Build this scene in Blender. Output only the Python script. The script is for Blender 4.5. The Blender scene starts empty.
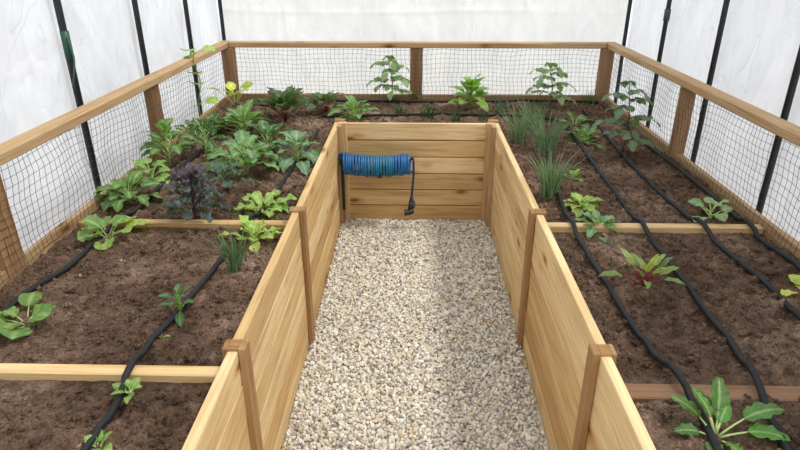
import bpy, math, random
import numpy as np
from mathutils import Vector, Matrix, Euler

random.seed(7); rng = np.random.default_rng(7)
scn = bpy.context.scene
scn.view_settings.view_transform = 'Standard'
scn.view_settings.look = 'None'
scn.view_settings.exposure = 0.0

def lin(c):
    return tuple((x/255/12.92 if x/255 <= .04045 else ((x/255+.055)/1.055)**2.4) for x in c)

# ------------------------------------------------------------------ camera
CAM_X, CAM_H, PITCH, YAW, FPX = -.016, 1.40, math.radians(24.6), math.radians(1.30), 600.0
cam_d = bpy.data.cameras.new('camera'); cam = bpy.data.objects.new('camera', cam_d)
scn.collection.objects.link(cam); scn.camera = cam
cam.location = (CAM_X, 0.0, CAM_H)
cam.rotation_euler = (math.pi/2-PITCH, 0, YAW)
cam_d.sensor_width = 36; cam_d.lens = FPX/800*36; cam_d.clip_start = .05
CR = Euler((math.pi/2-PITCH, 0, YAW)).to_matrix()

SOIL = 0.50      # soil surface height
def site(px, py, z=SOIL):
    """survey helper: ground-plane position of a photographed spot"""
    d = CR @ Vector(((px-400)/FPX, (225-py)/FPX, -1))
    t = (z-CAM_H)/d.z
    return (CAM_X+d.x*t, d.y*t)

# ------------------------------------------------------------------ mesh builder
class MB:
    def __init__(s): s.v=[]; s.f=[]; s.c=[]; s.uv={}; s.hasuv=False
    def add(s, vs, fs, cs, uvs=None):
        o=len(s.v); s.v.extend([tuple(a) for a in vs]); s.c.extend(cs)
        for k,f in enumerate(fs):
            if uvs is not None: s.uv[len(s.f)] = uvs[k]; s.hasuv=True
            s.f.append(tuple(i+o for i in f))
    def box(s, lo, hi, col=(1,1,1), axis=None, R=None, origin=None):
        lo=np.array(lo,float); hi=np.array(hi,float); sz=hi-lo
        if axis is None: axis=int(np.argmax(sz))
        oth=[a for a in range(3) if a!=axis]
        vs=[(x,y,z) for x in (lo[0],hi[0]) for y in (lo[1],hi[1]) for z in (lo[2],hi[2])]
        fs=[(0,1,3,2),(4,6,7,5),(0,4,5,1),(2,3,7,6),(0,2,6,4),(1,5,7,3)]
        ou,ov=random.uniform(0,50),random.uniform(0,50)
        uvs=[]
        for f in fs:
            uvs.append([(vs[i][axis]+ou, vs[i][oth[0]]+vs[i][oth[1]]+ov) for i in f])
        if R is not None:
            o=Vector(origin); vs=[tuple(R@(Vector(p)-o)+o) for p in vs]
        s.add(vs,fs,[col]*8,uvs)
    def tube(s, pts, r, col, n=6, cap=True, cols=None):
        pts=[Vector(p) for p in pts]; m=len(pts)
        rr = r if isinstance(r,(list,tuple)) else [r]*m
        vs=[]; cs=[]; prev=None
        for i,p in enumerate(pts):
            t=(pts[min(i+1,m-1)]-pts[max(i-1,0)])
            if t.length<1e-9: t=Vector((0,0,1))
            t.normalize()
            if prev is None:
                a=Vector((0,0,1)) if abs(t.z)<.9 else Vector((1,0,0))
                u=t.cross(a).normalized()
            else:
                u=(prev-t*prev.dot(t)); u=u.normalized() if u.length>1e-6 else t.orthogonal().normalized()
            prev=u; w=t.cross(u)
            for k in range(n):
                a=2*math.pi*k/n
                vs.append(p+(u*math.cos(a)+w*math.sin(a))*rr[i]); cs.append(cols[i] if cols else col)
        fs=[]
        for i in range(m-1):
            for k in range(n):
                k2=(k+1)%n; fs.append((i*n+k,i*n+k2,(i+1)*n+k2,(i+1)*n+k))
        if cap:
            fs.append(tuple(range(n))[::-1]); fs.append(tuple((m-1)*n+k for k in range(n)))
        s.add(vs,fs,cs)
    def obj(s, name, mat, smooth=True, parent=None):
        me=bpy.data.meshes.new(name); me.from_pydata(s.v,[],s.f)
        if s.hasuv:
            ul=me.uv_layers.new(name='UVMap'); data=np.zeros(len(me.loops)*2)
            k=0
            for fi,f in enumerate(s.f):
                u=s.uv.get(fi)
                for j in range(len(f)):
                    if u: data[2*k],data[2*k+1]=u[j]
                    k+=1
            ul.data.foreach_set('uv',data)
        at=me.color_attributes.new('Col','FLOAT_COLOR','POINT')
        c=np.ones((len(s.v),4)); c[:,:3]=np.array([x[:3] for x in s.c]); at.data.foreach_set('color',c.ravel())
        me.polygons.foreach_set('use_smooth',[smooth]*len(me.polygons))
        me.materials.append(mat); me.update()
        ob=bpy.data.objects.new(name,me); scn.collection.objects.link(ob)
        if parent: ob.parent=parent
        return ob

def npmesh(name, V, F, C, mat, smooth=False):
    me=bpy.data.meshes.new(name)
    k=F.shape[1]
    me.vertices.add(len(V)); me.vertices.foreach_set('co',V.astype(np.float32).ravel())
    me.loops.add(F.size); me.loops.foreach_set('vertex_index',F.astype(np.int32).ravel())
    me.polygons.add(len(F)); me.polygons.foreach_set('loop_start',(np.arange(len(F))*k).astype(np.int32))
    try: me.polygons.foreach_set('loop_total',np.full(len(F),k,np.int32))
    except Exception: pass
    me.update(calc_edges=True); me.validate()
    at=me.color_attributes.new('Col','FLOAT_COLOR','POINT')
    c=np.ones((len(V),4)); c[:,:3]=C; at.data.foreach_set('color',c.ravel())
    me.polygons.foreach_set('use_smooth',[smooth]*len(me.polygons))
    me.materials.append(mat)
    ob=bpy.data.objects.new(name,me); scn.collection.objects.link(ob); return ob

def smooth_pts(P, n=8):
    P=[Vector(p) for p in P]; out=[]
    for i in range(len(P)-1):
        p0=P[max(i-1,0)];p1=P[i];p2=P[i+1];p3=P[min(i+2,len(P)-1)]
        for k in range(n):
            t=k/n
            out.append(.5*((2*p1)+(p2-p0)*t+(2*p0-5*p1+4*p2-p3)*t*t+(3*p1-p0-3*p2+p3)*t**3))
    out.append(P[-1]); return out

# lattice value noise
_lat=rng.random((256,256))
def vnoise(x,y):
    x=np.asarray(x,float);y=np.asarray(y,float)
    xi=np.floor(x).astype(int);yi=np.floor(y).astype(int);fx=x-xi;fy=y-yi
    fx=fx*fx*(3-2*fx);fy=fy*fy*(3-2*fy)
    a=_lat[xi%256,yi%256];b=_lat[(xi+1)%256,yi%256];c=_lat[xi%256,(yi+1)%256];d=_lat[(xi+1)%256,(yi+1)%256]
    return (a*(1-fx)+b*fx)*(1-fy)+(c*(1-fx)+d*fx)*fy-.5
def fbm(x,y,s,o=4):
    r=0;a=1
    for k in range(o):
        r=r+a*vnoise(x*s+17*k,y*s+31*k);s*=2.1;a*=.5
    return r

# ------------------------------------------------------------------ materials
def newmat(name):
    m=bpy.data.materials.new(name);m.use_nodes=True
    nt=m.node_tree;b=nt.nodes['Principled BSDF'];return m,nt,b
def mix(nt,mode,f,a,b):
    n=nt.nodes.new('ShaderNodeMix');n.data_type='RGBA';n.blend_type=mode
    for sock,val in ((n.inputs[0],f),(n.inputs[6],a),(n.inputs[7],b)):
        if isinstance(val,bpy.types.NodeSocket): nt.links.new(val,sock)
        elif isinstance(val,(int,float)): sock.default_value=val
        else: sock.default_value=(*val[:3],1)
    return n.outputs[2]
def ramp(nt,inp,stops):
    r=nt.nodes.new('ShaderNodeValToRGB');nt.links.new(inp,r.inputs[0])
    e=r.color_ramp.elements
    while len(e)<len(stops): e.new(.5)
    for k,(p,c) in enumerate(stops):
        e[k].position=p;e[k].color=(*c,1) if len(c)==3 else c
    return r.outputs[0]
def noise(nt,vec,scale,detail=4,rough=.55,dist=0):
    n=nt.nodes.new('ShaderNodeTexNoise');n.inputs['Scale'].default_value=scale;n.inputs['Detail'].default_value=detail
    n.inputs['Roughness'].default_value=rough;n.inputs['Distortion'].default_value=dist
    if vec is not None: nt.links.new(vec,n.inputs['Vector'])
    return n.outputs['Fac']
def mapping(nt,vec,scale):
    m=nt.nodes.new('ShaderNodeMapping');m.inputs['Scale'].default_value=scale;nt.links.new(vec,m.inputs['Vector']);return m.outputs[0]
def bump(nt,b,h,st,dist=.01):
    n=nt.nodes.new('ShaderNodeBump');n.inputs['Strength'].default_value=st;n.inputs['Distance'].default_value=dist
    nt.links.new(h,n.inputs['Height']);nt.links.new(n.outputs[0],b.inputs['Normal'])
def attr(nt,name='Col'):
    a=nt.nodes.new('ShaderNodeAttribute');a.attribute_name=name;return a.outputs['Color']
def coord(nt,w='Object'):
    return nt.nodes.new('ShaderNodeTexCoord').outputs[w]

def wood_mat():
    m,nt,b=newmat('cedar_wood')
    uv=coord(nt,'UV')
    g1=noise(nt,mapping(nt,uv,(1.3,22,1)),1.6,5,.6,.9)
    g2=noise(nt,mapping(nt,uv,(5,150,1)),1.0,3,.6,.2)
    c1=ramp(nt,g1,[(.27,(.66,.56,.43)),(.46,(.93,.91,.86)),(.56,(1.02,1.01,.98)),(.75,(1.07,1.06,1.03))])
    c2=ramp(nt,g2,[(.3,(.82,.79,.74)),(.65,(1.03,1.03,1.03))])
    v=nt.nodes.new('ShaderNodeTexVoronoi');v.inputs['Scale'].default_value=1
    nt.links.new(mapping(nt,uv,(3.3,9,1)),v.inputs['Vector'])
    k=ramp(nt,v.outputs['Distance'],[(.06,(.40,.25,.14)),(.11,(.78,.67,.54)),(.21,(1,1,1))])
    big=ramp(nt,noise(nt,mapping(nt,uv,(1.5,2.5,1)),1.5,2),[(.35,(.90,.86,.79)),(.6,(1.02,1.02,1.02))])
    c=mix(nt,'MULTIPLY',1,attr(nt),c1);c=mix(nt,'MULTIPLY',1,c,c2);c=mix(nt,'MULTIPLY',1,c,k);c=mix(nt,'MULTIPLY',1,c,big)
    nt.links.new(c,b.inputs['Base Color']);b.inputs['Roughness'].default_value=.7
    b.inputs['Specular IOR Level'].default_value=.22
    bump(nt,b,g2,.25,.003);return m
WOOD=wood_mat()

def soil_mat():
    m,nt,b=newmat('soil');o=coord(nt)
    n1=noise(nt,o,3.2,5,.6);n2=noise(nt,o,30,6,.7);n3=noise(nt,o,160,4,.7)
    c1=ramp(nt,n1,[(.34,lin((103,82,67))),(.5,lin((130,106,89))),(.66,lin((163,138,119)))])
    c2=ramp(nt,n2,[(.32,(.42,.39,.37)),(.5,(.95,.94,.93)),(.72,(1.42,1.38,1.32))])
    c3=ramp(nt,n3,[(.34,(.58,.56,.54)),(.58,(1.1,1.1,1.1)),(.72,(1.85,1.78,1.65))])
    c=mix(nt,'MULTIPLY',1,c1,c2);c=mix(nt,'MULTIPLY',1,c,c3);c=mix(nt,'MULTIPLY',1,c,attr(nt))
    nt.links.new(c,b.inputs['Base Color']);b.inputs['Roughness'].default_value=.95;b.inputs['Specular IOR Level'].default_value=.1
    a=nt.nodes.new('ShaderNodeMath');a.operation='ADD';nt.links.new(n2,a.inputs[0]);nt.links.new(n3,a.inputs[1])
    bump(nt,b,a.outputs[0],1.0,.016);return m
SOILM=soil_mat()
def simple(name,rough=.6,spec=.3,nscale=40,lo=.8,hi=1.1,bmp=.2,metal=0):
    m,nt,b=newmat(name);n=noise(nt,coord(nt),nscale,4)
    c=mix(nt,'MULTIPLY',1,attr(nt),ramp(nt,n,[(.3,(lo,lo,lo)),(.7,(hi,hi,hi))]))
    nt.links.new(c,b.inputs['Base Color']);b.inputs['Roughness'].default_value=rough;b.inputs['Specular IOR Level'].default_value=spec
    b.inputs['Metallic'].default_value=metal
    bump(nt,b,n,bmp,.004);return m
STONE=simple('limestone_gravel',.85,.2,120,.88,1.12,.3)
PLAST=simple('plastic',.42,.45,60,.9,1.05,.05)
MATTE=simple('matte_black_tubing',.62,.3,60,.8,1.1,.05)
METAL=simple('painted_metal',.45,.4,30,.85,1.05,.05)
GROUND=simple('pale_ground',.9,.1,14,.8,1.08,.5)

def leaf_mat():
    m,nt,b=newmat('leaf')
    n=noise(nt,coord(nt),55,4)
    c=mix(nt,'MULTIPLY',1,attr(nt),ramp(nt,n,[(.3,(.76,.80,.74)),(.7,(1.2,1.17,1.12))]))
    nt.links.new(c,b.inputs['Base Color']);b.inputs['Roughness'].default_value=.42;b.inputs['Specular IOR Level'].default_value=.45
    bump(nt,b,n,.35,.006)
    t=nt.nodes.new('ShaderNodeBsdfTranslucent');nt.links.new(mix(nt,'MULTIPLY',1,c,(1.6,1.65,.8)),t.inputs[0])
    ms=nt.nodes.new('ShaderNodeMixShader');ms.inputs[0].default_value=.34
    nt.links.new(b.outputs[0],ms.inputs[1]);nt.links.new(t.outputs[0],ms.inputs[2])
    nt.links.new(ms.outputs[0],nt.nodes['Material Output'].inputs[0]);return m
LEAF=leaf_mat()
def sheet_mat(name,col,tr,k=1.0):
    m,nt,b=newmat(name);o=coord(nt)
    f=lambda v:1-(1-v)*k
    n1=noise(nt,mapping(nt,o,(1.2,1.2,.7)),1.6,4,.6,1.0);n2=noise(nt,mapping(nt,o,(4,4,1.3)),1.8,5,.6,2.2)
    n3=noise(nt,mapping(nt,o,(1.8,1.8,1.2)),1.4,2,.45,1.5)
    c=mix(nt,'MULTIPLY',1,col,ramp(nt,n1,[(.3,(f(.88),f(.89),f(.90))),(.62,(1.03,1.03,1.03))]))
    c=mix(nt,'MULTIPLY',1,c,ramp(nt,n2,[(.32,(f(.92),f(.93),f(.94))),(.46,(.98,.98,.98)),(.6,(1.02,1.02,1.02))]))
    c=mix(nt,'MULTIPLY',1,c,ramp(nt,n3,[(.485,(1,1,1)),(.497,(f(.86),f(.88),f(.90))),(.503,(1.04,1.04,1.04)),(.515,(1,1,1))]))
    nt.links.new(c,b.inputs['Base Color']);b.inputs['Roughness'].default_value=.35;b.inputs['Specular IOR Level'].default_value=.4
    n4=noise(nt,mapping(nt,o,(1.4,1.4,.8)),2.0,3,.5,1.0)
    s=nt.nodes.new('ShaderNodeMath');s.operation='SUBTRACT';nt.links.new(n4,s.inputs[0]);s.inputs[1].default_value=.5
    ab=nt.nodes.new('ShaderNodeMath');ab.operation='ABSOLUTE';nt.links.new(s.outputs[0],ab.inputs[0])
    bump(nt,b,ab.outputs[0],.45,.07)
    t=nt.nodes.new('ShaderNodeBsdfTranslucent');nt.links.new(c,t.inputs[0])
    ms=nt.nodes.new('ShaderNodeMixShader');ms.inputs[0].default_value=tr
    nt.links.new(b.outputs[0],ms.inputs[1]);nt.links.new(t.outputs[0],ms.inputs[2])
    nt.links.new(ms.outputs[0],nt.nodes['Material Output'].inputs[0]);return m
SH_L=sheet_mat('poly_sheet_left',lin((236,237,241)),.42)
SH_R=sheet_mat('poly_sheet_right',lin((224,225,229)),.45)
SH_B=sheet_mat('poly_sheet_back',lin((248,248,246)),.42,.7)

# ------------------------------------------------------------------ world and sun
w=bpy.data.worlds.new('world');scn.world=w;w.use_nodes=True
bg=w.node_tree.nodes['Background'];bg.inputs[0].default_value=(.95,.975,1,1);bg.inputs[1].default_value=1.36
sd=bpy.data.lights.new('sun','SUN');sd.energy=2.0;sd.angle=math.radians(9);sd.color=(1,.975,.93)
so=bpy.data.objects.new('sun',sd);scn.collection.objects.link(so);so.location=(3,0,6)
sv=Vector((.56,-.10,.95))   # towards the sun
so.rotation_euler=sv.to_track_quat('Z','Y').to_euler()

# ------------------------------------------------------------------ dimensions
HW=1.22; IW=.415; Y0=.30; YB=3.95; YI=3.13; TOP=.56; T=.025; RZ=.87
cedar=[lin((215,186,138)),lin((224,198,154)),lin((204,174,127)),lin((211,179,130)),lin((227,202,158)),lin((198,164,116))]
redc=[lin((154,119,89)),lin((145,110,81)),lin((164,129,97))]
oldc=[lin((184,155,120)),lin((174,143,108))]
trimc=[lin((170,136,98)),lin((162,127,90))]
groove=lin((70,44,24))
bed=bpy.data.objects.new('raised_garden_bed',None);scn.collection.objects.link(bed)
def bev(o,wd=.003):
    m=o.modifiers.new('bevel','BEVEL');m.width=wd;m.segments=1;m.limit_method='ANGLE'
rc=lambda p:random.choice(p)
mm=lambda a,b_:(min(a,b_),max(a,b_))
BH=.097; GAP=.003
secs=[Y0,1.145,1.95,YI]
for side,nm in ((-1,'path_side_boards_left'),(1,'path_side_boards_right')):
    mb=MB()
    for a,b_ in zip(secs[:-1],secs[1:]):
        z=TOP
        while z>-.03:
            jit=random.uniform(-.0015,.0015)
            x0,x1=mm(side*IW,side*(IW+T))
            mb.box((x0+jit,a+.001,z-BH+GAP*.6),(x1+jit,b_-.001,z),rc(cedar),axis=1);z-=BH
    x0,x1=mm(side*(IW+.008),side*(IW+.016))
    mb.box((x0,Y0+.005,-.03),(x1,YI,TOP-.012),groove,axis=1)
    for y in secs[:-1]:
        x0,x1=mm(side*(IW-.018),side*IW)
        mb.box((x0,y-.021,-.02),(x1,y+.021,TOP+.008),rc(trimc),axis=2)
        x0,x1=mm(side*(IW+T),side*(IW+T+.012))
        mb.box((x0,y-.02,.2),(x1,y+.02,TOP+.008),rc(trimc),axis=2)
        x0,x1=mm(side*(IW-.001),side*(IW+T+.001))
        mb.box((x0,y-.0195,TOP-.002),(x1,y+.0195,TOP+.0079),rc(trimc),axis=0)
    x0,x1=mm(side*(IW-.045),side*IW)
    mb.box((x0,YI-.03,-.02),(x1,YI,TOP+.01),rc(cedar),axis=2)
    x0,x1=mm(side*(IW-.022),side*IW)
    mb.box((x0,YI-.09,-.02),(x1,YI-.031,TOP+.008),rc(oldc),axis=2)
    bev(mb.obj(nm,WOOD,False,bed),.002)
mb=MB();z=TOP;H2=.0945
while z>-.03:
    mb.box((-IW-T,YI,z-H2+.005),(IW+T,YI+T,z),rc(cedar),axis=0);z-=H2
mb.box((-IW-T,YI+.012,-.03),(IW+T,YI+.018,TOP-.012),groove,axis=0)
mb.box((-IW-T,YI+T,.2),(-IW+.03,YI+T+.04,TOP+.01),rc(trimc),axis=2)
mb.box((IW-.03,YI+T,.2),(IW+T,YI+T+.04,TOP+.01),rc(trimc),axis=2)
bev(mb.obj('path_end_boards',WOOD,False,bed),.002)
# outer boards
mb=MB();OB=.535
for side in (-1,1):
    z=OB
    while z>-.02:
        x0,x1=mm(side*HW,side*(HW+T))
        mb.box((x0,Y0,z-.14),(x1,YB,z),rc(oldc),axis=1);z-=.14
z=OB
while z>-.02:
    mb.box((-HW-T,YB,z-.14),(HW+T,YB+T,z),rc(oldc),axis=0);z-=.14
for side in (-1,1):   # front ends of the arms
    z=TOP
    while z>-.02:
        a,b_=mm(side*(IW+T),side*HW)
        mb.box((a,Y0,z-.1),(b_,Y0+T,z),rc(cedar),axis=0);z-=.1
bev(mb.obj('outer_boards',WOOD,False,bed))
# fence posts and rails
mb=MB();py=[.36,1.58,2.77]
for side in (-1,1):
    for y in py:
        x0,x1=mm(side*(HW-.005),side*(HW+.035))
        mb.box((x0,y-.045,.3),(x1,y+.045,RZ-.035),rc(redc),axis=2)
    a,b_=mm(side*(HW-.02),side*(HW+.045))
    mb.box((a,Y0,RZ-.035),(b_,YB+.045,RZ),lin((186,157,121)),axis=1)
    a,b_=mm(side*(HW-.045),side*(HW+.03))
    mb.box((a,YB-.03,.3),(b_,YB+.035,RZ-.036),rc(redc),axis=2)
mb.box((-.04,YB-.01,.3),(.04,YB+.035,RZ-.036),rc(redc),axis=2)
mb.box((-HW+.022,YB-.02,RZ-.035),(HW-.022,YB+.045,RZ-.001),lin((190,160,123)),axis=0)
bev(mb.obj('fence_frame',WOOD,False,bed),.004)
# netting
mb=MB();CB=lin((48,48,50));g=.028;zt=RZ-.034;zb=OB-.02;NR=.0009
def wob(a,b_,s): return .007*math.sin(a*9+b_*13+s)+.005*math.sin(a*23+s*2)
for side in (-1,1):
    xx=side*(HW-.012)
    ys=np.arange(Y0+.02,YB-.03,g);zs=np.arange(zb,zt,g)
    for y in ys:
        mb.tube([(xx+wob(y,z,1),y+.8*wob(z*2,y,2),z) for z in np.linspace(zb,zt,6)],NR,CB,n=3,cap=False)
    for z in zs:
        mb.tube([(xx+wob(y,z,1),y,z+.6*wob(y*.7,z,4)) for y in np.arange(Y0,YB,.06)],NR,CB,n=3,cap=False)
for x in np.arange(-HW+.03,HW-.03,g):
    mb.tube([(x+.8*wob(z*2,x,3),YB-.022+wob(x,z,1)*.5,z) for z in np.linspace(zb,zt,6)],NR,CB,n=3,cap=False)
for z in np.arange(zb,zt,g):
    mb.tube([(x,YB-.022+wob(x,z,1)*.5,z+.6*wob(x,z,2)) for x in np.arange(-HW+.02,HW,.06)],NR,CB,n=3,cap=False)
mb.obj('netting',PLAST,True,bed)

# ------------------------------------------------------------------ soil
DIV=(1.11,1.95)
def soil_h(x,y):
    h=.018*fbm(x,y,3.0,3)+.018*fbm(x+5,y+3,13,3)+.015*fbm(x+9,y,40,3)
    # soil is scraped level beside the divider boards
    for d in DIV:
        k=np.clip((np.abs(y-d)-.02)/.06,0,1); h=h*(.25+.75*k)-.004*(1-k)
    return SOIL+h
def sz(x,y): return float(soil_h(np.array([x]),np.array([y]))[0])
st=.0085
xs=np.arange(-HW+.001,HW,st);ys=np.arange(Y0+T,YB-.001,st)
X,Y=np.meshgrid(xs,ys);Z=soil_h(X,Y);V=np.stack([X,Y,Z],-1).reshape(-1,3)
ny,nx=X.shape;idx=np.arange(ny*nx).reshape(ny,nx)
F=np.stack([idx[:-1,:-1],idx[:-1,1:],idx[1:,1:],idx[1:,:-1]],-1).reshape(-1,4)
cx=X[:-1,:-1].ravel();cy=Y[:-1,:-1].ravel()
keep=~((np.abs(cx+st/2)<IW+T)&(cy<YI+T));F=F[keep]
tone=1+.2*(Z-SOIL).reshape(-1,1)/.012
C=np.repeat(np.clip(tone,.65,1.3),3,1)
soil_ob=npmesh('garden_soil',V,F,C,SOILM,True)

def ico():
    p=(1+5**.5)/2
    v=np.array([(-1,p,0),(1,p,0),(-1,-p,0),(1,-p,0),(0,-1,p),(0,1,p),(0,-1,-p),(0,1,-p),(p,0,-1),(p,0,1),(-p,0,-1),(-p,0,1)],float)
    v/=np.linalg.norm(v[0])
    f=np.array([(0,11,5),(0,5,1),(0,1,7),(0,7,10),(0,10,11),(1,5,9),(5,11,4),(11,10,2),(10,7,6),(7,1,8),(3,9,4),(3,4,2),(3,2,6),(3,6,8),(3,8,9),(4,9,5),(2,4,11),(6,2,10),(8,6,7),(9,8,1)])
    return v,f
IV,IF=ico()
def lumps(P,S,flat,C):
    n=len(P)
    v=IV[None]*(1+.38*(rng.random((n,12,1))-.5))
    v=v*S[:,None,None]*np.stack([rng.uniform(.75,1.35,n),rng.uniform(.6,1.1,n),rng.uniform(flat,.9,n)],-1)[:,None,:]
    q=rng.normal(size=(n,4));q/=np.linalg.norm(q,axis=1,keepdims=True);a,b,c,d=q.T
    R=np.stack([1-2*(c*c+d*d),2*(b*c-a*d),2*(b*d+a*c),2*(b*c+a*d),1-2*(b*b+d*d),2*(c*d-a*b),2*(b*d-a*c),2*(c*d+a*b),1-2*(b*b+c*c)],-1).reshape(n,3,3)
    v=np.einsum('nij,nkj->nki',R,v)+P[:,None,:]
    f=(IF[None]+12*np.arange(n)[:,None,None]).reshape(-1,3)
    return v.reshape(-1,3),f,np.repeat(C,12,0)
n=21000
px=rng.uniform(IW+T+.015,HW-.015,n)*rng.choice([-1,1],n);pyy=rng.uniform(Y0+.05,YB-.02,n)
nb=2500;px=np.concatenate([px,rng.uniform(-HW+.02,HW-.02,nb)]);pyy=np.concatenate([pyy,rng.uniform(YI+.05,YB-.02,nb)])
S=rng.uniform(.0018,.0055,len(px))*rng.choice([1,1,1,1,1,1,1.6,2.4],len(px))
ok=(np.abs(pyy-1.105)>.04)&(np.abs(pyy-1.95)>.03);px,pyy,S=px[ok],pyy[ok],S[ok]
P=np.stack([px,pyy,soil_h(px,pyy)+S*.25],-1)
base=rng.uniform(.75,1.4,(len(px),1))*np.ones((1,3))
lt=rng.random(len(px))<.06;base[lt]*=np.array([2.2,2.15,2.0]);S[lt]*=.5
V,F,C=lumps(P,S,.6,base);o=npmesh('clods',V,F,C,SOILM,False);o.parent=soil_ob

# ------------------------------------------------------------------ gravel path
s=.0100
gx,gy=np.meshgrid(np.arange(-IW+.006,IW-.004,s),np.arange(Y0-.25,YI-.004,s));n=gx.size
gx=gx.ravel()+rng.uniform(-.006,.006,n);gy=gy.ravel()+rng.uniform(-.006,.006,n)
gx=np.clip(gx,-IW+.007,IW-.007);gy=np.clip(gy,None,YI-.007)
S=rng.uniform(.0048,.0092,n)*rng.choice([1,1,1,1.35],n);gz=rng.uniform(-.004,.006,n)+.008*fbm(gx,gy,4,2)
pal=np.array([lin(c) for c in ((228,219,202),(240,235,223),(204,197,184),(218,200,170),(166,157,145),(231,222,205))])
C=pal[rng.choice(6,n,p=[.28,.20,.2,.11,.09,.12])]*rng.uniform(.85,1.04,(n,1))*.93
V,F,C=lumps(np.stack([gx,gy,gz],-1),S,.5,C);npmesh('gravel_path',V,F,np.clip(C,0,.9),STONE,False)
mb=MB();mb.add([(-6,-3,-.012),(6,-3,-.012),(6,9,-.012),(-6,9,-.012)],[(0,1,2,3)],[lin((226,223,216))]*4)
mb.obj('ground',GROUND,False)

# ------------------------------------------------------------------ cross boards on the soil
def cross(side,y,x0,x1,col,tilt=0,w_=.036,dz=.012):
    mb=MB();z=SOIL+dz
    mb.box((min(x0,x1),y-w_/2,z-.03),(max(x0,x1),y+w_/2,z),col,axis=0)
    o=mb.obj('bed_divider_board',WOOD,False);bev(o);return o
cross(-1,1.11,-HW+.003,-IW-T-.014,lin((226,198,152)),dz=.018)
cross(-1,1.95,-HW+.003,-IW-T-.014,lin((204,172,126)),dz=.014)
cross(1,1.95,IW+T+.014,HW-.003,lin((218,189,146)),dz=.016)
cross(1,1.08,IW+T+.014,HW-.003,lin((138,108,86)),w_=.05,dz=.004)

# ------------------------------------------------------------------ drip hoses
def hose(pts,r=.0082):
    P=[]
    for q in pts:
        x,y=site(*q);x=max(-HW+.05,min(HW-.05,x));y=min(y,YB-.06)
        P.append((x,y,0))
    P=smooth_pts(P,10)
    P=[(p.x+.002*math.sin(i*.35),p.y,sz(p.x,p.y)+r*1.0+.003) for i,p in enumerate(P)]
    zz=[p[2] for p in P]
    zs=[max(sum(zz[max(0,i-3):i+4])/len(zz[max(0,i-3):i+4]),zz[i]-.004) for i in range(len(zz))]
    for i,p in enumerate(P):
        for yb in DIV:
            d=abs(p[1]-yb)
            if d<.07: zs[i]=max(zs[i],SOIL+.018+r+.001-(max(0,d-.03))*.4)
    mb=MB();mb.tube([(p[0],p[1],z) for p,z in zip(P,zs)],r,(.016,.016,.018),n=10)
    return mb.obj('drip_irrigation_hose',MATTE,True)
hose([(-60,362),(0,318),(60,275),(100,241),(135,214),(170,183),(200,152),(225,125),(242,112)])
hose([(70,475),(112,418),(145,355),(185,312),(222,265),(245,232),(275,195),(300,160),(318,130)])
hose([(242,110),(300,104),(400,100),(500,101),(600,104)])
hose([(322,120),(400,117),(500,117),(560,121)])
hose([(545,140),(556,190),(588,260),(636,330),(688,402),(728,475)])
hose([(562,124),(590,160),(624,208),(690,290),(735,355),(795,470)])
hose([(583,112),(630,165),(690,220),(745,272),(800,322),(850,365)])
hose([(602,107),(640,140),(700,190),(755,235),(800,270),(850,312)])

# ------------------------------------------------------------------ greenhouse
XL,XR,YT=-1.45,1.55,4.72;HT=2.15
mb=MB();dk=lin((34,38,40))
ysp=[.37,2.53-.72*2,2.53-.72,2.53,3.24,3.96,4.67]
for y in ysp:
    P=[(XL,y,0),(XL,y,1.2),(XL,y,HT)]+[(XL+(XR-XL)*(1-math.cos(a))/2,y,HT+.55*math.sin(a)) for a in np.linspace(.15,math.pi-.15,12)]+[(XR,y,HT),(XR,y,1.2),(XR,y,0)]
    mb.tube(P,.015,dk,n=8)
mb.tube([(XL,.37,HT),(XL,4.67,HT)],.012,dk,n=8);mb.tube([(XR,.37,HT),(XR,4.67,HT)],.012,dk,n=8)
mb.tube([(XL,4.67,HT),(XR,4.67,HT)],.012,dk,n=8)
# strap wrapped round one upright
mb.tube([(XL+.002,2.53,.99),(XL+.002,2.53,1.10)],.018,lin((40,84,66)),n=8)
mb.tube(smooth_pts([(XL+.012,2.52,1.08),(XL+.035,2.50,1.0),(XL+.03,2.48,.93),(XL+.02,2.47,.88)],6),.004,lin((40,84,66)),n=5)
mb.tube([(XR,3.96,1.0),(XR,3.96,1.07)],.02,lin((60,66,66)),n=8)
mb.obj('greenhouse_frame',METAL,True)
# white pipe lying on the ground behind the bed
mb=MB();mb.tube([(-1.3,4.45,.02),(1.35,4.42,.02)],.02,lin((235,235,232)),n=10);mb.obj('white_pipe',PLAST,True)

def sheet(name,mat,horizontal,fixed,a0,a1,out):
    na=320;nz=140
    A,Zz=np.meshgrid(np.linspace(a0,a1,na),np.linspace(.0,HT,nz))
    bul=.022*fbm(A*1.0+fixed,Zz*.5,3,3)+.030*np.abs(fbm(A*2+Zz*1.3,Zz*.8-A*.5,1.8,2))+.010*np.sin(A*9+1.5*Zz+3*fbm(A,Zz,1.2,2))
    D=fixed+out*(.03+np.abs(bul))
    # hemmed seam where two sheets overlap
    for zs_ in ((.98,) if horizontal else (.45,)):
        D=D-out*.008*np.exp(-((Zz-zs_-.01*np.sin(A*3))/.012)**2)
    V=(np.stack([A,D,Zz],-1) if horizontal else np.stack([D,A,Zz],-1)).reshape(-1,3)
    idx=np.arange(na*nz).reshape(nz,na)
    F=np.stack([idx[:-1,:-1],idx[:-1,1:],idx[1:,1:],idx[1:,:-1]],-1).reshape(-1,4)
    return npmesh(name,V,F,np.ones((len(V),3)),mat,True)
sheet('wall_left',SH_L,False,XL,-.3,YT+.03,-1)
sheet('wall_right',SH_R,False,XR,-.3,YT+.03,1)
sheet('wall_back',SH_B,True,YT,XL-.04,XR+.04,1)

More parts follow.
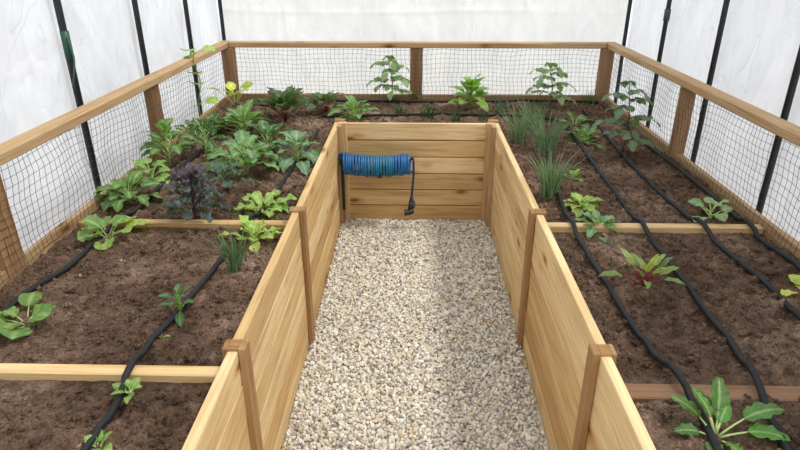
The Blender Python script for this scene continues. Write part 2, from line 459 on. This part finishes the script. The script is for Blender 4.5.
# ------------------------------------------------------------------ coiled hose with spray gun
mb=MB();L0,L1=-.385,-.03;cy,cz=YI-.105,.372
P=[];cols=[];turns=27;nn=turns*16
b1,b2=np.array(lin((30,98,152))),np.array(lin((32,124,134)))
for i in range(nn+1):
    t=i/nn;a=2*math.pi*turns*t
    r=.052+.003*math.sin(i*.09)
    P.append((L0+(L1-L0)*t+.003*math.sin(t*31),cy+r*math.cos(a),cz+r*math.sin(a)-.016*math.sin(math.pi*t)))
    k=max(0,math.sin(t*5.5-1.4))*.5
    cols.append(tuple(b1*(1-k)+b2*k))
mb.tube(P,.0062,cols[0],n=7,cols=cols)
c0=tuple(b1)
mb.tube(smooth_pts([P[0],(L0-.005,cy,cz+.055),(L0-.015,cy+.02,cz+.03),(L0-.01,cy+.03,cz-.02)],8),.0062,c0,n=7)
tail=smooth_pts([P[-1],(L1+.014,cy,cz+.03),(L1+.018,cy-.01,cz-.04),(L1+.014,cy-.015,cz-.11),(L1+.008,cy-.02,cz-.185)],8)
mb.tube(tail,.006,lin((26,50,84)),n=7)
o=bpy.data.objects.new('coiled_garden_hose',None);scn.collection.objects.link(o)
mb.obj('coil',PLAST,True,o)
mb=MB();bk=(.02,.02,.022)
e=Vector(tail[-1])
mb.tube([e,e+Vector((0,0,-.03))],.011,bk,n=10)
mb.tube([e+Vector((0,0,-.02)),e+Vector((-.003,0,-.05)),e+Vector((-.006,-.004,-.08))],[.013,.015,.014],bk,n=10)
mb.tube([e+Vector((.010,-.004,-.073)),e+Vector((-.01,-.006,-.083)),e+Vector((-.03,-.008,-.085)),e+Vector((-.038,-.008,-.085))],[.015,.017,.016,.02],bk,n=12)
mb.tube([e+Vector((.005,0,-.07)),e+Vector((.018,0,-.05)),e+Vector((.016,0,-.02))],.004,lin((60,70,80)),n=6)
mb.obj('spray_gun',PLAST,True,o)
mb=MB();hx=-IW+.022
mb.tube([(hx,cy+.015,.10),(hx,cy+.015,.40)],.008,bk,n=8)
mb.tube([(hx-.018,cy+.012,.40),(hx+.035,cy+.008,.40)],.014,lin((30,90,150)),n=10)
mb.tube([(hx,cy+.015,.36),(hx,cy+.015,.42)],.015,bk,n=10)
mb.tube([(L0-.0,YI-.06,.312),(L1+.01,YI-.06,.312)],.006,bk,n=8)
mb.box((-.20,YI-.16,.309),(-.18,YI,.315),bk)
mb.obj('tap_and_bracket',PLAST,True,o)

# ------------------------------------------------------------------ plants
def prof(shape,t):
    if shape=='ovate': return max(0,math.sin(math.pi*t**.72))**.7
    if shape=='round': return max(0,1-(2*t-1)**2)**.5
    if shape=='spoon': return (t**.75)*max(0,1-t**5)**.5*1.15
    if shape=='lance': return max(0,math.sin(math.pi*t**.85))**.8
    return 1
def vary(c,a=.2):
    k=1+random.uniform(-a,a);return tuple(min(1,max(0,x*k*(1+random.uniform(-a,a)*.45))) for x in c)
def leaf(mb,base,az,el,L,W,col,mid,shape='ovate',droop=.9,pet=.3,ruf=.05,cup=.15,serr=0,nL=9,m=3,pr=.0022,lobes=0):
    p=Vector(base);e=el;ca,sa=math.cos(az),math.sin(az);s=Vector((-sa,ca,0))
    col=vary(col)
    PL=L*pet;pts=[p.copy()]
    for k in range(3):
        d=Vector((ca*math.cos(e),sa*math.cos(e),math.sin(e)));p=p+d*PL/3;pts.append(p.copy());e-=droop*.12
    if pet>0: mb.tube(pts,[pr,pr*.9,pr*.8,pr*.7],mid,n=5)
    BL=L*(1-pet);ph=random.uniform(0,6);vs=[];cs=[]
    rolln=random.uniform(-.35,.35)
    for i in range(nL+1):
        t=i/nL
        d=Vector((ca*math.cos(e),sa*math.cos(e),math.sin(e)));n=d.cross(s)
        s2=s*math.cos(rolln)+n*math.sin(rolln);n2=d.cross(s2)
        w_=W/2*max(.03,prof(shape,t))*(1+(serr if i%2 else -serr))
        for j in range(-m,m+1):
            q=j/m
            off=s2*q*w_+n2*(cup*abs(q)**1.4*w_+ruf*W*math.sin(ph+i*1.7+j*.9)*abs(q)**1.5)
            if abs(q)==1 and serr: off-=d*serr*.3*BL/nL
            vs.append(p+off)
            if j==0: cs.append(tuple(.55*a+.45*b for a,b in zip(mid,col)))
            else:
                kk=.9+.22*((i+j)%2);cs.append(tuple(c*kk for c in col))
        p=p+d*BL/nL;e-=droop/nL
    fs=[];mm_=2*m+1
    for i in range(nL):
        for j in range(mm_-1): fs.append((i*mm_+j,i*mm_+j+1,(i+1)*mm_+j+1,(i+1)*mm_+j))
    mb.add(vs,fs,cs)
G_MID=lin((102,138,72));G_DK=lin((76,110,66));G_BL=lin((98,130,102));G_LT=lin((160,182,92));G_YL=lin((200,206,98));G_BR=lin((126,164,80))
PURP=lin((84,70,92));RIB=lin((184,202,146));RED=lin((150,50,70))
def place(px_,py_):
    x,y=site(px_,py_);x=max(-HW+.04,min(HW-.04,x));y=min(y,YB-.06)
    return Vector((x,y,sz(x,y)-.006))
def rosette(name,px_,py_,n,L,W,col,mid=RIB,shape='ovate',el=(.3,1.2),droop=.9,pet=.35,ruf=.06,cup=.15,serr=.06,pr=.0025,stem=0,spread=.01,incol=None):
    mb=MB();b=place(px_,py_)
    if stem>0:
        mb.tube([b,b+Vector((.003,0,stem*.5)),b+Vector((0,0,stem))],[.005,.0045,.004],mid,n=6)
    a0=random.uniform(0,6)
    for i in range(n):
        f=i/max(1,n-1);a=a0+i*2.4+random.uniform(-.3,.3)
        e=el[0]+(el[1]-el[0])*f+random.uniform(-.2,.2)
        l=L*(1-.3*f)*random.uniform(.75,1.15)
        bb=b+Vector((math.cos(a),math.sin(a),0))*spread*(1-f)*random.random()+Vector((0,0,stem*(.3+.7*f)))
        cc=col if incol is None else tuple(x*(1-f)+y*f for x,y in zip(col,incol))
        leaf(mb,bb,a,e,l,W*(1-.3*f)*random.uniform(.8,1.1),cc,mid,shape,droop*random.uniform(.7,1.3),pet,ruf,cup,serr,pr=pr)
    return mb.obj(name,LEAF,True)
def onion(px_,py_,n,h,col=G_BL,spread=.03,name='onion_clump'):
    mb=MB();b=place(px_,py_)
    for i in range(n):
        a=random.uniform(0,6.28);r=spread*random.random();q=b+Vector((math.cos(a)*r,math.sin(a)*r,0))
        hh=h*random.uniform(.6,1.1);lean=random.uniform(.1,.55);a2=a+random.uniform(-.8,.8)
        P=[q+Vector((math.cos(a2)*lean*hh*t*t,math.sin(a2)*lean*hh*t*t,hh*(t-.15*lean*t*t))) for t in (0,.25,.5,.75,1)]
        c=vary(col,.25);mb.tube(P,[.0024,.0024,.002,.0014,.0004],c,n=4,cap=False)
    return mb.obj(name,LEAF,True)
def tomato(px_,py_,h,spread,col=G_MID,n=8,name='tomato_plant',mid=None,leafs=.045):
    mb=MB();b=place(px_,py_);mid=mid or lin((110,130,70))
    P=[b+Vector((.012*math.sin(t*4),.008*math.cos(t*5)-.008,h*t)) for t in np.linspace(0,1,7)]
    mb.tube(P,[.0045-.0028*k/6 for k in range(7)],mid,n=6)
    for i in range(n):
        t=.25+.75*i/(n-1);k=t*6;k0=min(5,int(k));p=P[k0].lerp(P[k0+1],k-k0)
        a=i*2.4+random.uniform(-.3,.3);L=spread*(1-.45*max(0,t-.5)*2)*random.uniform(.85,1.15)
        e=.35+.6*t;Q=[p.copy()]
        ca,sa=math.cos(a),math.sin(a)
        for s_ in range(6):
            Q.append(Q[-1]+Vector((ca*math.cos(e),sa*math.cos(e),math.sin(e)))*L/6);e-=.22
        mb.tube(Q,[.002-.0002*j for j in range(7)],mid,n=4)
        for j in (2,3,4,5):
            for sd_ in (-1,1):
                leaf(mb,Q[j],a+sd_*1.15,.15,leafs*random.uniform(.7,1.1)*(1.1-.08*j),leafs*.55,col,col,'lance',.8,.12,.05,.1,.12,nL=6,m=2,pr=.0008)
        leaf(mb,Q[6],a,-.1,leafs*1.2,leafs*.65,col,col,'lance',.8,.1,.05,.1,.12,nL=6,m=2,pr=.0008)
    return mb.obj(name,LEAF,True)

# --- left arm
rosette('squash_plant',108,238,10,.14,.09,G_LT,RIB,'round',(.35,1.2),.8,.45,.05,.2,.05,incol=G_MID)
rosette('squash_plant',25,320,8,.115,.078,G_MID,RIB,'round',(.5,1.2),.8,.48,.05,.2,.05,incol=G_BR)
rosette('bean_plant',130,203,20,.16,.07,G_MID,RIB,'ovate',(.4,1.35),1.1,.4,.09,.2,.08,stem=.03)
rosette('purple_kale',196,222,46,.135,.05,lin((76,100,84)),PURP,'spoon',(.5,1.5),1.1,.35,.26,.2,.16,stem=.16,incol=lin((92,76,98)))
rosette('lettuce',262,210,24,.15,.062,G_BR,RIB,'spoon',(.4,1.35),.9,.25,.14,.25,.12,incol=G_LT)
rosette('lettuce',255,241,16,.12,.055,G_LT,RIB,'spoon',(.6,1.4),.7,.25,.12,.25,.1)
onion(236,274,40,.15,lin((110,138,94)),spread=.022)
rosette('broccoli_plant',248,172,18,.22,.08,lin((112,148,98)),RIB,'ovate',(.5,1.4),1.2,.4,.10,.2,.1,stem=.06)
rosette('broccoli_plant',298,165,22,.16,.072,lin((116,150,118)),RIB,'ovate',(.4,1.4),1.2,.4,.1,.2,.1,stem=.08)
rosette('swiss_chard',286,122,26,.26,.075,G_DK,RED,'ovate',(.9,1.5),.7,.4,.1,.2,.08,stem=.05)
rosette('swiss_chard',268,146,18,.22,.07,G_DK,RIB,'ovate',(.7,1.45),1.0,.4,.08,.2,.08,stem=.03)
rosette('bean_plant',170,165,18,.17,.062,G_MID,RIB,'ovate',(.7,1.45),1.1,.45,.06,.2,.05,stem=.12)
rosette('bean_plant',152,182,12,.14,.06,G_BR,RIB,'ovate',(.5,1.3),1.1,.45,.06,.2,.05,stem=.05)
rosette('kale_plant',206,154,20,.17,.058,G_DK,RIB,'spoon',(.6,1.45),1.0,.35,.18,.2,.14,stem=.10)
rosette('kale_plant',228,194,16,.13,.052,lin((84,110,84)),PURP,'spoon',(.5,1.4),1.0,.35,.2,.2,.14,stem=.07)
rosette('swiss_chard',243,134,20,.22,.07,G_MID,RIB,'ovate',(.7,1.45),.9,.4,.08,.2,.08,stem=.03)
rosette('swiss_chard',215,132,14,.17,.065,G_DK,RIB,'ovate',(.6,1.4),1.0,.4,.08,.2,.08,stem=.03)
rosette('lettuce',232,158,14,.15,.065,G_BR,RIB,'spoon',(.4,1.35),.9,.25,.12,.25,.1)
rosette('squash_plant',236,106,8,.21,.085,G_LT,RIB,'round',(.9,1.45),.9,.6,.03,.2,.03,incol=G_YL)
rosette('squash_plant',196,140,6,.16,.07,G_MID,RIB,'round',(.6,1.4),.9,.6,.03,.2,.03)
# climbing vine by the fence
mb=MB();b=place(190,128);P=smooth_pts([b,b+Vector((-.02,.02,.13)),b+Vector((0,.04,.25)),b+Vector((-.02,.03,.35)),b+Vector((.0,.0,.41))],6)
mb.tube(P,.0025,G_BR,n=5)
for k in (6,10,13,16,19,22,24):
    leaf(mb,P[k],k*2.1,.6,.12,.08,G_LT,RIB,'round',.9,.35,.03,.15,.02,nL=7)
mb.obj('climbing_squash_vine',LEAF,True)
rosette('pepper_seedling',181,318,12,.06,.024,G_DK,G_BR,'lance',(.7,1.5),.9,.25,.03,.15,0,stem=.07)
rosette('seedling',132,398,7,.05,.02,G_BR,RIB,'lance',(.6,1.4),.8,.25,.03,.15,0,stem=.02)
rosette('chard_seedling',98,450,8,.065,.032,G_BR,RIB,'ovate',(.5,1.4),.8,.35,.05,.15,.03)
rosette('seedling',161,340,6,.035,.012,G_BR,RIB,'lance',(.5,1.4),.8,.25,.03,.15,0)
# --- back bed
rosette('swiss_chard',326,114,18,.20,.065,G_DK,RED,'ovate',(.6,1.45),1.0,.4,.08,.2,.06,stem=.03)
rosette('swiss_chard',354,121,19,.18,.058,G_MID,RIB,'ovate',(.6,1.45),1.0,.4,.08,.2,.06,stem=.03)
tomato(391,101,.27,.13,lin((122,152,98)),12,leafs=.068)
onion(428,118,26,.10,G_DK,.04,'chive_clump');onion(400,116,16,.08,G_DK,.03,'chive_clump');onion(457,120,16,.09,G_DK,.03,'chive_clump')
rosette('pepper_plant',470,110,36,.18,.055,G_BR,G_LT,'ovate',(.6,1.5),.9,.35,.05,.2,.03,stem=.12)
tomato(548,108,.24,.13,lin((132,158,106)),12,leafs=.062)
onion(588,104,20,.11,G_MID,.04);onion(500,114,20,.13,G_BL,.03);onion(484,122,14,.09,G_DK,.03,'chive_clump')
# --- right arm
ONC=lin((134,160,122))
onion(518,142,50,.21,ONC,.04)
onion(545,152,70,.20,ONC,.055)
onion(532,128,50,.18,ONC,.055)
onion(549,196,60,.19,ONC,.03)
rosette('strawberry_plant',583,141,16,.15,.06,G_MID,RIB,'round',(.4,1.35),1.0,.5,.05,.15,.08)
rosette('strawberry_plant',574,127,12,.14,.06,G_MID,RIB,'round',(.4,1.35),1.0,.5,.05,.15,.08)
rosette('lettuce',572,178,9,.08,.033,G_BR,RIB,'spoon',(.4,1.35),.8,.25,.1,.2,.08)
tomato(620,157,.33,.12,lin((106,128,94)),12,mid=lin((92,74,70)),leafs=.06)
rosette('spinach_plant',581,207,18,.095,.04,G_LT,RIB,'ovate',(.4,1.35),.9,.35,.08,.2,.05)
rosette('spinach_plant',598,226,18,.115,.045,lin((128,158,116)),RIB,'ovate',(.4,1.35),.9,.35,.08,.2,.05)
rosette('bean_plant',709,220,9,.11,.052,lin((138,170,118)),RIB,'ovate',(.4,1.3),.9,.5,.03,.15,.02,stem=.04)
rosette('bean_plant',802,294,6,.10,.055,G_YL,RIB,'ovate',(.4,1.3),.9,.4,.03,.15,.02)
rosette('beet_plant',643,288,16,.15,.026,G_MID,RED,'ovate',(.7,1.5),.7,.5,.08,.15,.05,incol=G_LT)
rosette('seedling',607,242,6,.05,.018,G_MID,RIB,'lance',(.4,1.3),.8,.25,.03,.15,0)
# young chard in the near right corner
mb=MB();b=place(715,438)
GC=lin((96,146,66))
for az,el,L,W in ((1.25,1.15,.135,.042),(1.75,.95,.115,.034),(.25,.7,.17,.042),(-.1,.5,.15,.038),(2.3,.8,.12,.034),(3.0,.5,.085,.03),(4.2,.5,.06,.032),(5.2,.5,.065,.036),(.9,1.25,.085,.028),(2.1,1.25,.11,.025)):
    leaf(mb,b,az,el,L,W,GC,lin((200,215,160)),'ovate',.8,.42,.09,.18,.06,nL=12,m=4,pr=.0026)
mb.obj('swiss_chard',LEAF,True)
